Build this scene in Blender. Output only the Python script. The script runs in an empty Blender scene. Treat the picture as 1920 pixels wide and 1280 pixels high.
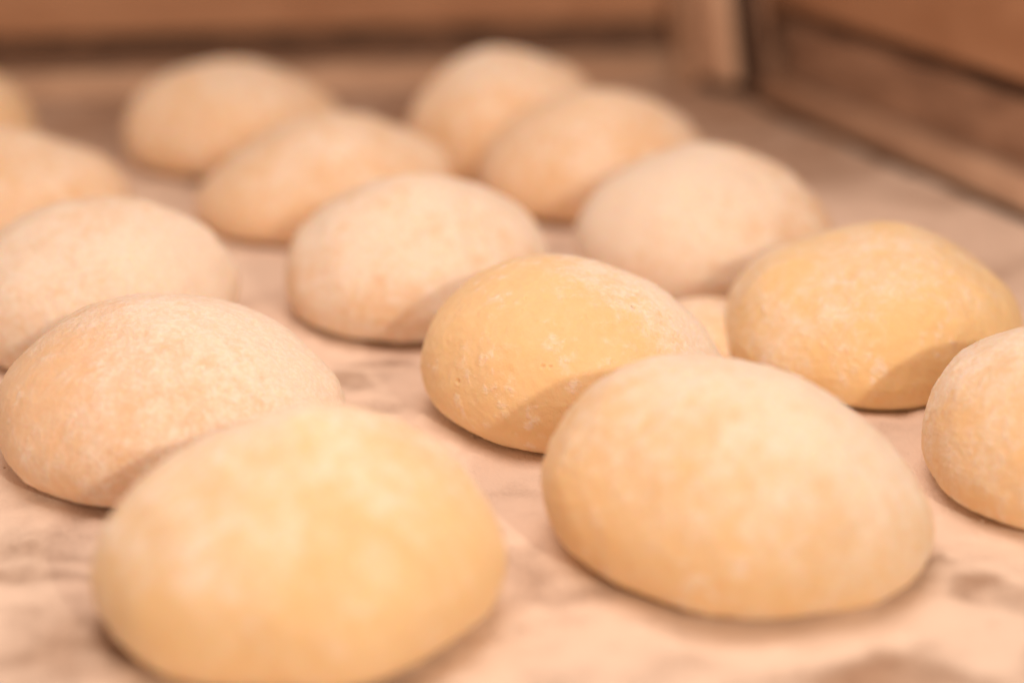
import bpy, math
import numpy as np
from mathutils import Vector

# ------------------------------------------------------------------ camera
scene = bpy.context.scene
FPX = 3200.0
CAM_H = 0.22
PITCH = math.atan(1204 / FPX)
cam_data = bpy.data.cameras.new("camera")
cam = bpy.data.objects.new("camera", cam_data)
scene.collection.objects.link(cam)
cam.location = (0, 0, CAM_H)
cam.rotation_euler = (math.pi / 2 - PITCH, 0, 0)
cam_data.sensor_width = 36
cam_data.lens = FPX / 1920 * 36
cam_data.clip_start = 0.01
cam_data.clip_end = 50
cam_data.dof.use_dof = True
cam_data.dof.focus_distance = 0.520
cam_data.dof.aperture_fstop = 3.0
scene.camera = cam

# ------------------------------------------------------------------ room light
world = bpy.data.worlds.new("World")
scene.world = world
world.use_nodes = True
bg = world.node_tree.nodes["Background"]
bg.inputs[0].default_value = (1.0, 0.69, 0.49, 1)
bg.inputs[1].default_value = 0.50

ld = bpy.data.lights.new("lamp", 'AREA')
ld.shape = 'DISK'
ld.size = 0.05
ld.energy = 4.3
ld.color = (1.0, 0.82, 0.61)
lamp = bpy.data.objects.new("lamp", ld)
scene.collection.objects.link(lamp)
lamp.location = (0.39, -0.42, 0.50)
lamp.rotation_euler = (Vector((0.0, 0.60, 0.02)) - lamp.location).to_track_quat('-Z', 'Y').to_euler()

# added fill: broad unseen lamp over the tray, brightens the ball tops
sd = bpy.data.lights.new("soft_fill", 'AREA')
sd.shape = 'DISK'
sd.size = 0.4
sd.energy = 2.1
sd.color = (1.0, 0.76, 0.62)
soft = bpy.data.objects.new("soft_fill", sd)
scene.collection.objects.link(soft)
soft.location = (-0.04, 0.40, 0.56)
soft.rotation_euler = (Vector((0.0, 0.50, 0.0)) - soft.location).to_track_quat('-Z', 'Y').to_euler()

scene.view_settings.view_transform = 'Standard'
scene.view_settings.look = 'None'
scene.view_settings.exposure = -0.08
scene.view_settings.gamma = 1.0
scene.cycles.max_bounces = 6
scene.cycles.diffuse_bounces = 4

# ------------------------------------------------------------------ helpers
rng = np.random.default_rng(7)


def field(P, wavelength, n=28, seed=0, aniso=(1, 1, 1)):
    """smooth random field, about unit variance"""
    r = np.random.default_rng(seed)
    out = np.zeros(P.shape[:-1])
    for _ in range(n):
        k = r.normal(size=3)
        k = k / np.linalg.norm(k) * (2 * math.pi / wavelength) * r.uniform(.6, 1.4)
        k = k * np.array(aniso)
        out += np.sin(P @ k + r.uniform(0, 6.283))
    return out * math.sqrt(2.0 / n)


def smooth(a, b, x):
    t = np.clip((x - a) / (b - a), 0, 1)
    return t * t * (3 - 2 * t)


def mesh_obj(name, verts, faces, mat, parent=None, shade=True):
    me = bpy.data.meshes.new(name)
    verts = np.asarray(verts, dtype=np.float32).reshape(-1, 3)
    if isinstance(faces, np.ndarray):
        nf, k = faces.shape
        me.vertices.add(len(verts))
        me.vertices.foreach_set("co", verts.ravel())
        me.loops.add(nf * k)
        me.loops.foreach_set("vertex_index", faces.astype(np.int32).ravel())
        me.polygons.add(nf)
        me.polygons.foreach_set("loop_start", np.arange(0, nf * k, k, dtype=np.int32))
        me.polygons.foreach_set("loop_total", np.full(nf, k, dtype=np.int32))
        me.update(calc_edges=True)
    else:
        me.from_pydata([tuple(map(float, v)) for v in verts], [], faces)
    me.validate()
    if shade:
        me.polygons.foreach_set("use_smooth", np.ones(len(me.polygons), dtype=bool))
    if mat:
        me.materials.append(mat)
    ob = bpy.data.objects.new(name, me)
    scene.collection.objects.link(ob)
    if parent:
        ob.parent = parent
    return ob


class G:
    """tiny node graph builder"""

    def __init__(self, name):
        self.m = bpy.data.materials.new(name)
        self.m.use_nodes = True
        self.t = self.m.node_tree
        self.b = self.t.nodes["Principled BSDF"]
        self.out = self.t.nodes["Material Output"]

    def n(self, typ, **kw):
        nd = self.t.nodes.new(typ)
        for k, v in kw.items():
            setattr(nd, k, v)
        return nd

    def put(self, sock, v):
        if isinstance(v, bpy.types.NodeSocket):
            self.t.links.new(v, sock)
        elif v is not None:
            sock.default_value = v

    def math(self, op, a, b=None, c=None, clamp=False):
        nd = self.n("ShaderNodeMath", operation=op, use_clamp=clamp)
        for i, v in enumerate((a, b, c)):
            self.put(nd.inputs[i], v)
        return nd.outputs[0]

    def vmath(self, op, a, b=None, s=None):
        nd = self.n("ShaderNodeVectorMath", operation=op)
        self.put(nd.inputs[0], a)
        self.put(nd.inputs[1], b)
        if s is not None:
            self.put(nd.inputs[3], s)
        return nd.outputs[0]

    def vmathlen(self, a):
        nd = self.n("ShaderNodeVectorMath", operation='LENGTH')
        self.put(nd.inputs[0], a)
        return nd.outputs["Value"]

    def noise(self, vec, scale, detail=3, rough=.5, dist=0.0, color=False):
        nd = self.n("ShaderNodeTexNoise")
        self.put(nd.inputs["Vector"], vec)
        nd.inputs["Scale"].default_value = scale
        nd.inputs["Detail"].default_value = detail
        nd.inputs["Roughness"].default_value = rough
        nd.inputs["Distortion"].default_value = dist
        return nd.outputs["Color" if color else 0]

    def ramp(self, v, a, b, lo=0.0, hi=1.0):
        nd = self.n("ShaderNodeMapRange", interpolation_type='SMOOTHSTEP')
        self.put(nd.inputs[0], v)
        nd.inputs[1].default_value = a
        nd.inputs[2].default_value = b
        nd.inputs[3].default_value = lo
        nd.inputs[4].default_value = hi
        return nd.outputs[0]

    def mix(self, f, a, b):
        nd = self.n("ShaderNodeMix", data_type='RGBA')
        self.put(nd.inputs[0], f)
        self.put(nd.inputs[6], a)
        self.put(nd.inputs[7], b)
        return nd.outputs[2]

    def bump(self, h, dist, strength=1.0, normal=None):
        nd = self.n("ShaderNodeBump")
        nd.inputs["Strength"].default_value = strength
        nd.inputs["Distance"].default_value = dist
        self.put(nd.inputs["Height"], h)
        if normal is not None:
            self.put(nd.inputs["Normal"], normal)
        return nd.outputs[0]


# ------------------------------------------------------------------ materials
def dough_material(name, flour, hue, seed, bias, sharp=True, patchy=False):
    """hue 0 = pale dough, 1 = yellow dough; flour 0..1 = how much powder lies on it"""
    g = G(name)
    tc = g.n("ShaderNodeTexCoord").outputs["Object"]
    off = g.vmath('ADD', tc, (seed * 1.37, seed * .71, seed * 2.13))
    sep = g.n("ShaderNodeSeparateXYZ")
    g.put(sep.inputs[0], tc)
    # meridian streaks: coordinate that changes fast round the ball, slowly up it
    flat = g.vmath('MULTIPLY', tc, (1, 1, 0))
    nrm = g.vmath('NORMALIZE', flat)
    comb = g.n("ShaderNodeCombineXYZ")
    g.put(comb.inputs[2], g.math('MULTIPLY', sep.outputs[2], 9.0))
    stv = g.vmath('ADD', g.vmath('ADD', nrm, comb.outputs[0]), (seed, seed * .3, 0))
    warp = g.vmath('SCALE', g.vmath('SUBTRACT', g.noise(off, 45, 2, color=True), (.5, .5, .5)), s=.5)
    stv = g.vmath('ADD', stv, warp)
    # streaks fade out towards the crown
    fade = g.ramp(g.vmathlen(flat), .010, .030)
    streak = g.math('MULTIPLY_ADD', g.math('SUBTRACT', g.noise(stv, 7.0, 4, .55), .5), fade, .5)
    big = g.noise(off, 28, 4, .55, .4)
    mid = g.noise(off, 95, 5, .62, .8)
    mid2 = g.noise(off, 240, 4, .65, .5)
    fine = g.noise(off, 620, 4, .65) if sharp else g.noise(off, 300, 1, .6)
    powder = g.noise(off, 2100, 2, .7) if sharp else fine
    # flour fell more on one side: bias is the direction it came from
    dotn = g.n("ShaderNodeVectorMath", operation='DOT_PRODUCT')
    g.put(dotn.inputs[0], g.vmath('ADD', tc, (0, 0, -.026)))
    dotn.inputs[1].default_value = tuple(c * 20 for c in bias)
    side = dotn.outputs["Value"]
    # flour coverage
    cov = g.math('ADD', side, g.math('MULTIPLY', big, .80 if patchy else .55))
    cov = g.math('MULTIPLY_ADD', g.math('SUBTRACT', mid, .5), .50 if not patchy else .6, cov)
    cov = g.math('MULTIPLY_ADD', g.math('SUBTRACT', mid2, .5), .45 if not patchy else .6, cov)
    cov = g.math('MULTIPLY_ADD', streak, .45, cov)
    cov = g.math('MULTIPLY_ADD', fine, .30, cov)
    cen = (.955 if patchy else .83) - .42 * flour
    cover = g.ramp(cov, cen - .25, cen + .30)
    # little clumps of flour stuck to the skin
    vor = g.n("ShaderNodeTexVoronoi")
    g.put(vor.inputs["Vector"], g.vmath('ADD', off, g.vmath('SCALE', g.noise(off, 260, 3, color=True), s=.010)))
    vor.inputs["Scale"].default_value = 150
    clumps = g.math('MULTIPLY', g.ramp(vor.outputs["Distance"], .50, .10), g.ramp(g.noise(off, 55, 2), .48, .62))
    cover = g.math('MAXIMUM', cover, g.math('MULTIPLY', clumps, .75))
    speck = g.ramp(fine, .40, .62, .72, 1.0)
    cover = g.math('MULTIPLY', cover, speck, clamp=True)
    yellow = (.90, .655, .39, 1)
    pale = (.84, .61, .42, 1)
    base_a = tuple(pale[i] + (yellow[i] - pale[i]) * hue * (1.0 if i else .5) for i in range(3)) + (1,)
    base_b = tuple(c * k for c, k in zip(base_a[:3], (.99, .95, .90))) + (1,)
    base = g.mix(g.ramp(g.math('MULTIPLY_ADD', mid, .5, g.math('MULTIPLY', streak, .5)), .38, .62), base_b, base_a)
    col = g.mix(cover, base, (.97, .85, .765, 1))
    g.put(g.b.inputs["Base Color"], col)
    g.put(g.b.inputs["Roughness"], g.ramp(cover, 0, 1, 0.72, .97))
    g.b.inputs["Specular IOR Level"].default_value = .10
    g.b.inputs["Subsurface Weight"].default_value = .55
    g.b.inputs["Subsurface Radius"].default_value = (1.0, .55, .25)
    g.b.inputs["Subsurface Scale"].default_value = .004
    g.b.inputs["Sheen Weight"].default_value = .10
    g.b.inputs["Sheen Roughness"].default_value = .6
    # relief
    n1 = g.bump(streak, .0008, .35)
    n2 = g.bump(mid, .0007, .28, n1)
    if not sharp:
        g.put(g.b.inputs["Normal"], n2)
        return g.m
    hgt = g.math('MULTIPLY_ADD', powder, g.ramp(cover, 0, .6, .25, 1.0), fine)
    hgt = g.math('ADD', hgt, g.math('MULTIPLY', cover, .8))
    n3 = g.bump(hgt, .00030, .8, n2)
    # pores
    pv = g.n("ShaderNodeTexVoronoi")
    g.put(pv.inputs["Vector"], off)
    pv.inputs["Scale"].default_value = 120
    pore = g.math('MULTIPLY', g.ramp(pv.outputs["Distance"], .05, .13, 1, 0), g.ramp(g.noise(off, 70, 2), .66, .70))
    n4 = g.bump(g.math('MULTIPLY', pore, -1.0), .0007, .9, n3)
    g.put(g.b.inputs["Normal"], n4)
    return g.m


def cloth_material():
    g = G("floured_canvas")
    geo = g.n("ShaderNodeNewGeometry").outputs["Position"]
    at = g.n("ShaderNodeAttribute", attribute_name="flour").outputs["Fac"]
    st = g.vmath('MULTIPLY', geo, (1.0, .75, 1.0))
    big = g.noise(geo, 32, 5, .6, .6)
    mid = g.noise(st, 120, 6, .62, .7)
    fine = g.noise(geo, 800, 4, .7)
    powder = g.noise(geo, 2600, 2, .7)
    cov = g.math('MULTIPLY_ADD', g.math('SUBTRACT', big, .5), .6, at)
    cov = g.math('MULTIPLY_ADD', g.math('SUBTRACT', mid, .5), .50, cov)
    cov = g.math('MULTIPLY_ADD', g.math('SUBTRACT', fine, .5), .8, cov)
    cover = g.ramp(cov, -.30, .92)
    bare = g.mix(g.ramp(mid, .35, .65), (.47, .32, .24, 1), (.56, .39, .295, 1))
    col = g.mix(cover, bare, (.95, .79, .69, 1))
    g.put(g.b.inputs["Base Color"], col)
    g.b.inputs["Roughness"].default_value = .9
    g.b.inputs["Specular IOR Level"].default_value = .12
    h = g.math('MULTIPLY_ADD', powder, .5, g.math('ADD', fine, g.math('MULTIPLY', cover, 1.4)))
    n1 = g.bump(mid, .0010, .45)
    g.put(g.b.inputs["Normal"], g.bump(h, .0005, 1.0, n1))
    return g.m


def plain(name, a, b, rough, metal=0.0, scale=30, spec=.4, bump=.0004):
    g = G(name)
    geo = g.n("ShaderNodeNewGeometry").outputs["Position"]
    st = g.vmath('MULTIPLY', geo, (1.0, 1.0, 3.0))
    nz = g.noise(st, scale, 5, .6, .5)
    g.put(g.b.inputs["Base Color"], g.mix(g.ramp(nz, .35, .65), a + (1,), b + (1,)))
    g.b.inputs["Roughness"].default_value = rough
    g.b.inputs["Metallic"].default_value = metal
    g.b.inputs["Specular IOR Level"].default_value = spec
    g.put(g.b.inputs["Normal"], g.bump(nz, bump, .5))
    return g.m


# ------------------------------------------------------------------ floured canvas under the dough
# bare places in the flour and one painted ball shadow: x, y, radius x, radius y, rotation, depth
BARE_AND_SHADE = [
    (.100, .352, .040, .018, .2, 1.1), (.135, .372, .012, .012, .0, .5), (.128, .398, .010, .012, .4, .8), (.112, .408, .006, .010, .2, .7),
    (.008, .405, .016, .018, .3, .55), (-.098, .372, .040, .020, .1, .8), (-.130, .40, .030, .010, .05, .5), (-.050, .352, .05, .012, 0, .5),
    (-.112, .425, .03, .006, .1, .35), (-.052, .545, .014, .006, .5, .6), (-.043, .565, .018, .004, .4, .45), (-.090, .600, .02, .012, .3, .4),  # last patch paints the soft shadow left of the pale floured ball
    (.150, .90, .07, .10, -.4, .55), (.02, .97, .25, .05, .1, .5), (-.2, .9, .2, .05, .1, .4), (.19, .66, .04, .05, 0, .25),
]


def make_cloth():
    nx, ny = 420, 560
    xs = np.linspace(-.55, .45, nx)
    ys = np.linspace(.12, 1.22, ny)
    X, Y = np.meshgrid(xs, ys)
    P = np.stack([X, Y, np.zeros_like(X)], -1)
    fl = np.full(X.shape, .88)
    wx = X + .005 * field(P, .05, seed=3) + .002 * field(P, .014, seed=4) + .0008 * field(P, .006, seed=14)
    wy = Y + .006 * field(P, .05, seed=5) + .002 * field(P, .014, seed=6)
    for (cx, cy, rx, ry, rot, dep) in BARE_AND_SHADE:
        c, s = math.cos(rot), math.sin(rot)
        u = ((wx - cx) * c + (wy - cy) * s) / rx
        v = (-(wx - cx) * s + (wy - cy) * c) / ry
        d = np.sqrt(u * u + v * v)
        fl -= dep * (1 - smooth(.15, 1.45, d))
        fl += 0.10 * dep * np.exp(-((d - 1.3) / .18) ** 2)     # flour pushed up round each patch
    fl -= .55 * smooth(.62, 1.0, Y)  # flour thins toward the back, painting in part of the light falloff
    fl += .17 * field(P, .03, seed=9, aniso=(1, .8, 1)) * .55 + .06 * field(P, .012, seed=19) + .10 * field(P, .10, seed=29)
    Z = .0006 * np.clip(fl, -.3, 1.2) + .0006 * field(P, .11, seed=11) + .00025 * field(P, .02, seed=12)
    Z -= .0008
    # loose flour gathered round the foot of every ball
    ragged = .5 + .5 * field(P, .012, seed=41)
    for row in BALLS:
        q = row[0]
        dd = np.hypot(X - q[0], Y - q[1]) / q[2]
        ring = np.exp(-((dd - 1.0) / .075) ** 2)
        Z += .0011 * ring * np.clip(ragged, 0, 1.6)
        fl += .22 * ring
    V = np.stack([X, Y, Z], -1).reshape(-1, 3)
    i = np.arange(nx * ny).reshape(ny, nx)
    F = np.stack([i[:-1, :-1], i[:-1, 1:], i[1:, 1:], i[1:, :-1]], -1).reshape(-1, 4)
    ob = mesh_obj("tray_floor", V, F, cloth_material())
    a = ob.data.attributes.new("flour", 'FLOAT', 'POINT')
    a.data.foreach_set("value", fl.astype(np.float32).ravel())
    ob["kind"] = "structure"
    ob["label"] = "pinkish flour dusted surface under the dough"
    return ob


# ------------------------------------------------------------------ dough balls
ZC = .27


def make_dough(p, seed, nu, nv, lump, mat, label, pits=()):
    x, y, a, h, sx, ba, rot, ex = p
    ph = np.linspace(-math.pi / 2, math.pi / 2, nv + 1)[1:-1]
    # rings bunched less at the pole
    u = np.linspace(0, 2 * math.pi, nu, endpoint=False)
    PH, U = np.meshgrid(ph, u, indexing='ij')
    c, s = np.cos(PH), np.sin(PH)
    low = s < 0
    r = np.where(low, c ** .21, c ** ex)
    z = np.where(low, ZC * (1 - np.abs(s) ** 1.2), ZC + (1 - ZC) * s)
    X = a * r * np.cos(U)
    Y = a * ba * r * np.sin(U)
    cr, sr = math.cos(rot), math.sin(rot)
    X, Y = X * cr - Y * sr, X * sr + Y * cr
    X = X + sx * z * a
    P = np.stack([X, Y, z * h], -1)
    P = np.concatenate([[[*P[0].mean(0)]], P.reshape(-1, 3), [[*P[-1].mean(0)]]])
    P[0, 2] = 0
    P[-1, 2] = h
    N = P - np.array([0, 0, h * .3])
    N /= np.linalg.norm(N, axis=1)[:, None]
    d = lump * (.0008 * field(P, .055, seed=seed) + .00017 * field(P, .020, seed=seed + 1)
                + .00008 * field(P, .008, seed=seed + 2) + .00005 * field(P, .0032, n=40, seed=seed + 3))
    # a few soft creases pulled down the flanks
    ang = np.arctan2(P[:, 1], P[:, 0])
    cre = field(np.stack([np.cos(ang) * .05, np.sin(ang) * .05, P[:, 2] * .25], -1), .016, seed=seed + 4)
    d -= lump * .00012 * np.clip(cre, 0, 9) * smooth(.004, .02, P[:, 2]) * smooth(.3, .9, np.linalg.norm(P[:, :2], axis=1) / a)
    d -= .0003
    for (px, py, pz, pr, dep) in pits:
        dist = np.linalg.norm(P - np.array([px - x, py - y, pz]), axis=1) / pr
        d -= dep * np.exp(-dist ** 2 * 1.6) - dep * .25 * np.exp(-((dist - 1.6) / .5) ** 2)
    d *= np.where(P[:, 2] < .001, .3, 1.0)
    P = P + N * d[:, None]
    # ragged foot where the skin meets the flour
    P[:, 2] = np.maximum(P[:, 2], 0)
    n0 = len(ph)
    i = 1 + np.arange(n0 * nu).reshape(n0, nu)
    j = np.roll(i, -1, axis=1)
    F = [np.stack([i[:-1], j[:-1], j[1:], i[1:]], -1).reshape(-1, 4)]
    quads = np.concatenate(F)
    faces = quads.tolist()
    top = len(P) - 1
    faces += [[0, int(b), int(a_)] for a_, b in zip(i[0], j[0])]
    faces += [[top, int(a_), int(b)] for a_, b in zip(i[-1], j[-1])]
    me = bpy.data.meshes.new("dough_ball")
    me.from_pydata(P.tolist(), [], faces)
    me.polygons.foreach_set("use_smooth", np.ones(len(me.polygons), dtype=bool))
    me.materials.append(mat)
    ob = bpy.data.objects.new("dough_ball", me)
    ob.location = (x, y, -.0004)
    scene.collection.objects.link(ob)
    ob["label"] = label
    ob["category"] = "dough ball"
    ob["group"] = "proofing dough balls on the floured surface"
    return ob


# x, y, radius, height, lean, base ratio, base turn, roundness | resolution | lumpiness | flour | hue | label
BALLS = [
    ((-0.0552, 0.3877, 0.052, 0.0571, 0.06, 1.0, 0, 1.75), 240, 1.2, 0.24, .95, (-0.1, 0.1, 0.35), "large blurred yellow dough ball nearest the camera, bottom left of the middle"),
    ((0.0641, 0.4202, 0.053, 0.0559, -0.2395, 0.86, -0.4, 1.12), 300, 1.2, 0.50, .85, (0.15, 0.1, 0.35), "big wide yellow dough ball leaning left, in front of the sharp one"),
    ((0.0196, 0.5194, 0.0504, 0.0525, -0.0429, 0.9, -0.4, 1.12), 620, .9, 0.34, 0.9, (0.62, 0.42, 0.05), "sharply focused yellow dough ball with pinholes and flour specks at the centre"),
    ((-0.0362, 0.6213, 0.0509, 0.0532, 0.0304, 1, 0, 1.2), 300, 1.1, 0.74, .35, (0.1, 0, 0.2), "pale heavily floured dough ball directly behind left of the sharp one"),
    ((-0.1064, 0.4903, 0.0537, 0.0478, -0.0475, 1, 0, 1.15), 400, 1.0, 0.65, .0, (0.35, 0.1, 0.1), "pale smooth dough ball at left edge, behind the nearest ball"),
    ((-0.1514, 0.5906, 0.0498, 0.0526, 0.026, 1, 0, 1.2), 300, 1.3, 0.68, .20, (0.2, -0.1, 0.15), "pale wrinkled floured dough ball cut by the left edge, third from front"),
    ((-0.2166, 0.7221, 0.0514, 0.0449, -0.0908, 1, 0, 1.15), 160, 1.0, .30, .25, (0, 0, 0.2), "low blurred dough ball cut by the left edge, above the wrinkled one"),
    ((-0.2948, 0.8575, 0.05, 0.0508, -0.0194, 1, 0, 1.15), 120, 1.0, .15, .8, (0, 0, 0.2), "orange tinted dough ball, only a sliver at the far left edge"),
    ((-0.1392, 0.8493, 0.056, 0.0516, -0.0742, 1, 0, 1.15), 160, 1.0, .30, .25, (0, 0, 0.2), "very blurred dough ball in the back row near the back wall, left"),
    ((-0.0901, 0.7424, 0.0556, 0.0472, 0.2852, 1, -0.3, 1.15), 160, 1.0, .30, .25, (0, 0, 0.2), "blurred smooth dough ball just in front of the back left one"),
    ((-0.003, 0.8378, 0.051, 0.0596, 0.0074, 1, 0, 1.15), 160, 1.0, .30, .25, (0, 0, 0.2), "tallest blurred dough ball in the back row, partly in shade at centre"),
    ((0.0368, 0.7754, 0.054, 0.0525, 0.1011, 1, 0, 1.15), 160, 1.1, .30, .25, (0, 0, 0.2), "blurred dough ball leaning right in front of the back centre one"),
    ((0.0804, 0.6664, 0.0524, 0.0527, -0.0394, 1, -0.3, 1.2), 240, 1.1, 0.72, .30, (-0.1, -0.1, 0.15), "pinkish white floured dough ball on the right behind the sharp one"),
    ((0.1237, 0.5638, 0.0516, 0.0499, 0.104, 1, 0, 1.12), 400, 1.2, 0.18, 1.15, (-0.1, 0.1, 0.2), "deep yellow dough ball on the right with a cast shadow low on its side"),
    ((0.1636, 0.4601, 0.0422, 0.0507, 0.003, 1, 0, 1.12), 300, 1.0, 0.34, .8, (-0.1, 0.1, 0.3), "tan dough ball cut off by the right edge of the picture"),
]
PITS = [(-0.0172, 0.4918, 0.0221, 0.0008, 0.0008), (0.0093, 0.4804, 0.0316, 0.0007, 0.0007), (0.0116, 0.4799, 0.0316, 0.0006, 0.0006), (0.0041, 0.5008, 0.0463, 0.0005, 0.0005), (0.0031, 0.4967, 0.044, 0.0004, 0.0004), (0.0346, 0.4795, 0.0298, 0.0006, 0.0006)]
for k, (p, nu, lump, flour, hue, bias, label) in enumerate(BALLS):
    m = dough_material("dough_skin", flour, hue, k + 1, bias, sharp=k in (1, 2, 3, 4, 5, 12, 13, 14), patchy=k in (2, 3, 5, 12, 13))
    make_dough(p, 100 + 10 * k, nu, nu // 2, lump, m, label, PITS if k == 2 else ())


scrap = make_dough((0.0728, 0.5782, 0.0254, 0.0172, -0.015, 1, 0, 1.0), 400, 120, 60, .6, dough_material("dough_skin", .70, .4, 31, (0, 0, .3), sharp=False),
                   "small low scrap of pale dough wedged between the sharp ball and the deep yellow one")
scrap.name = "dough_scrap"
scrap["category"] = "dough scrap"
del scrap["group"]

make_cloth()

# ------------------------------------------------------------------ flour crumbs
def make_crumbs():
    V, F = [], []
    oct_v = np.array([(1, 0, 0), (-1, 0, 0), (0, 1, 0), (0, -1, 0), (0, 0, 1), (0, 0, -1)], float)
    oct_f = [(0, 2, 4), (2, 1, 4), (1, 3, 4), (3, 0, 4), (2, 0, 5), (1, 2, 5), (3, 1, 5), (0, 3, 5)]
    for _ in range(1500):
        x, y = rng.uniform(-.2, .25), rng.uniform(.3, .72)
        s = .00016 + .0005 * rng.random() ** 4
        M = oct_v * s * rng.uniform(.6, 1.3, (6, 3)) + (x, y, s * .4)
        b = len(V)
        V += M.tolist()
        F += [tuple(b + i for i in f) for f in oct_f]
    g = plain("flour_grain", (.84, .68, .55), (.86, .72, .6), .9, scale=200)
    ob = mesh_obj("flour_crumbs", V, F, g)
    ob["kind"] = "stuff"
    ob["label"] = "tiny crumbs of flour scattered over the surface"
    ob["category"] = "flour"


make_crumbs()


# ------------------------------------------------------------------ walls of the proofing tray
def extrude(name, A, B, profile, mat, parent, shade=False):
    """profile: closed list of (outward offset, z) run along A -> B; outward is to the left of A -> B"""
    A, B = np.array(A, float), np.array(B, float)
    d = (B - A) / np.linalg.norm(B - A)
    n = np.array([-d[1], d[0]])
    V = []
    for Q in (A, B):
        for (o, z) in profile:
            V.append((Q[0] + n[0] * o, Q[1] + n[1] * o, z))
    k = len(profile)
    F = [[i, (i + 1) % k, k + (i + 1) % k, k + i] for i in range(k)] + [list(range(k))[::-1], list(range(k, 2 * k))]
    ob = mesh_obj(name, V, F, mat, parent, shade)
    return ob


def rect(o0, o1, z0, z1):
    return [(o0, z0), (o1, z0), (o1, z1), (o0, z1)]


def bead(o, r, zr, n=10):
    pts = [(o + .006, -.003)]
    pts += [(o - r * math.cos(t), zr * math.sin(t)) for t in np.linspace(0, math.pi / 2, n)]
    pts += [(o + .006, zr)]
    return pts


M_up = plain("warm_orange_panel", (.40, .21, .12), (.47, .26, .155), .5, scale=14)
M_low = plain("brown_lower_sheet", (.27, .16, .11), (.42, .26, .18), .4, scale=22)
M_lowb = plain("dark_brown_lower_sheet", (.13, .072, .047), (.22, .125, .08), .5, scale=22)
M_dark = plain("shaded_gap", (.07, .042, .03), (.30, .17, .11), .7, scale=28)  # dark sheet in the slot; the gap's shadow is put into its colour
M_bead = plain("pale_flour_worn_bead", (.56, .37, .265), (.68, .47, .34), .5, scale=40)
M_shine = plain("painted_shine_strip", (.66, .44, .31), (.76, .53, .39), .3, scale=40, spec=.6)  # pale colour carries the highlight on the curved metal
M_edge = plain("tan_edge", (.38, .23, .15), (.46, .285, .19), .5, scale=30)
M_seam_shade = plain("dark_seam_and_shade", (.04, .022, .015), (.07, .04, .028), .7, scale=30)

CORNER = (.146, .987)
BACK_A, BACK_B = (-.560, .938), (.200, 1.058)
SIDE_A, SIDE_B = CORNER, (.330, .503)


def wall(name, label, A, B, seam):
    root = bpy.data.objects.new(name, None)
    root.location = (A[0], A[1], 0)
    scene.collection.objects.link(root)
    root["label"] = label
    root["category"] = "tray wall"
    root["group"] = "walls round the dough"
    r = (-A[0], -A[1])
    A2, B2 = (0, 0), (B[0] - A[0], B[1] - A[1])
    extrude("bottom_bead", A2, B2, bead(.004, .008, .015), M_bead, root, True)
    if seam:
        extrude("floor_seam", A2, B2, rect(-.009, -.0045, -.003, .0016), M_seam_shade, root)
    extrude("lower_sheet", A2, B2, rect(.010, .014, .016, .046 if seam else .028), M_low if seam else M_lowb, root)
    extrude("shaded_gap", A2, B2, rect(.016, .022, .040 if seam else .020, .062 if seam else .042), M_dark, root)
    extrude("upper_panel", A2, B2, rect(.008, .014, .056 if seam else .037, .20), M_up, root)
    return root


wall("back_wall", "orange brown back wall behind the last row of dough balls", BACK_A, BACK_B, False)
wall("side_wall", "side wall slanting down to the right with a pale bead and dark seam", SIDE_A, SIDE_B, True)


def corner_post():
    root = bpy.data.objects.new("corner_post", None)
    root.location = (CORNER[0], CORNER[1], 0)
    scene.collection.objects.link(root)
    root["label"] = "pale rounded upright post in the corner between the two walls"
    root["category"] = "corner post"
    lean = -.010

    def sheet(name, pts, mat, z0=0, flare=.0):
        pts = np.array(pts) - np.array(CORNER)
        V, F = [], []
        zs = [z0, z0 + .004, z0 + .009, z0 + .016, z0 + .03, .2]
        for z in zs:
            k = flare * math.exp(-z / .007)
            for (x, y) in pts:
                V.append((x + lean * z / .055 * .8 - k * .35, y - k, z))
        n = len(pts)
        for r in range(len(zs) - 1):
            for i in range(n - 1):
                F.append([r * n + i, r * n + i + 1, (r + 1) * n + i + 1, (r + 1) * n + i])
        ob = mesh_obj(name, V, F, mat, root, True)
        so = ob.modifiers.new("thick", 'SOLIDIFY')
        so.thickness = .003
        so.offset = 1
        return ob

    t = np.linspace(0, 1, 12)
    # inner strip turning out of the back wall
    a = [(.104 + .013 * q, 1.040 - .006 * q - .004 * math.sin(q * math.pi)) for q in t]
    sheet("inner_strip", a, M_edge, flare=.018)
    # rolled outer strip
    b = [(.1175 + .021 * q, 1.026 - .026 * q - .010 * math.sin(q * math.pi)) for q in t]
    sheet("rolled_strip", b, M_shine, z0=.007)
    sheet("strip_foot_shade", [(x, y + .004) for x, y in b], M_seam_shade)  # dark sheet standing in for the curved shadow under the strip
    c = [(.112, 1.034), (.119, 1.030)]
    sheet("strip_groove", c, M_low)
    d = [(.1375, .999), (.1490, .985)]
    sheet("corner_seam", d, M_seam_shade)
    e = [(.150, .984), (.153, .976)]
    sheet("edge_strip", e, M_low)


corner_post()
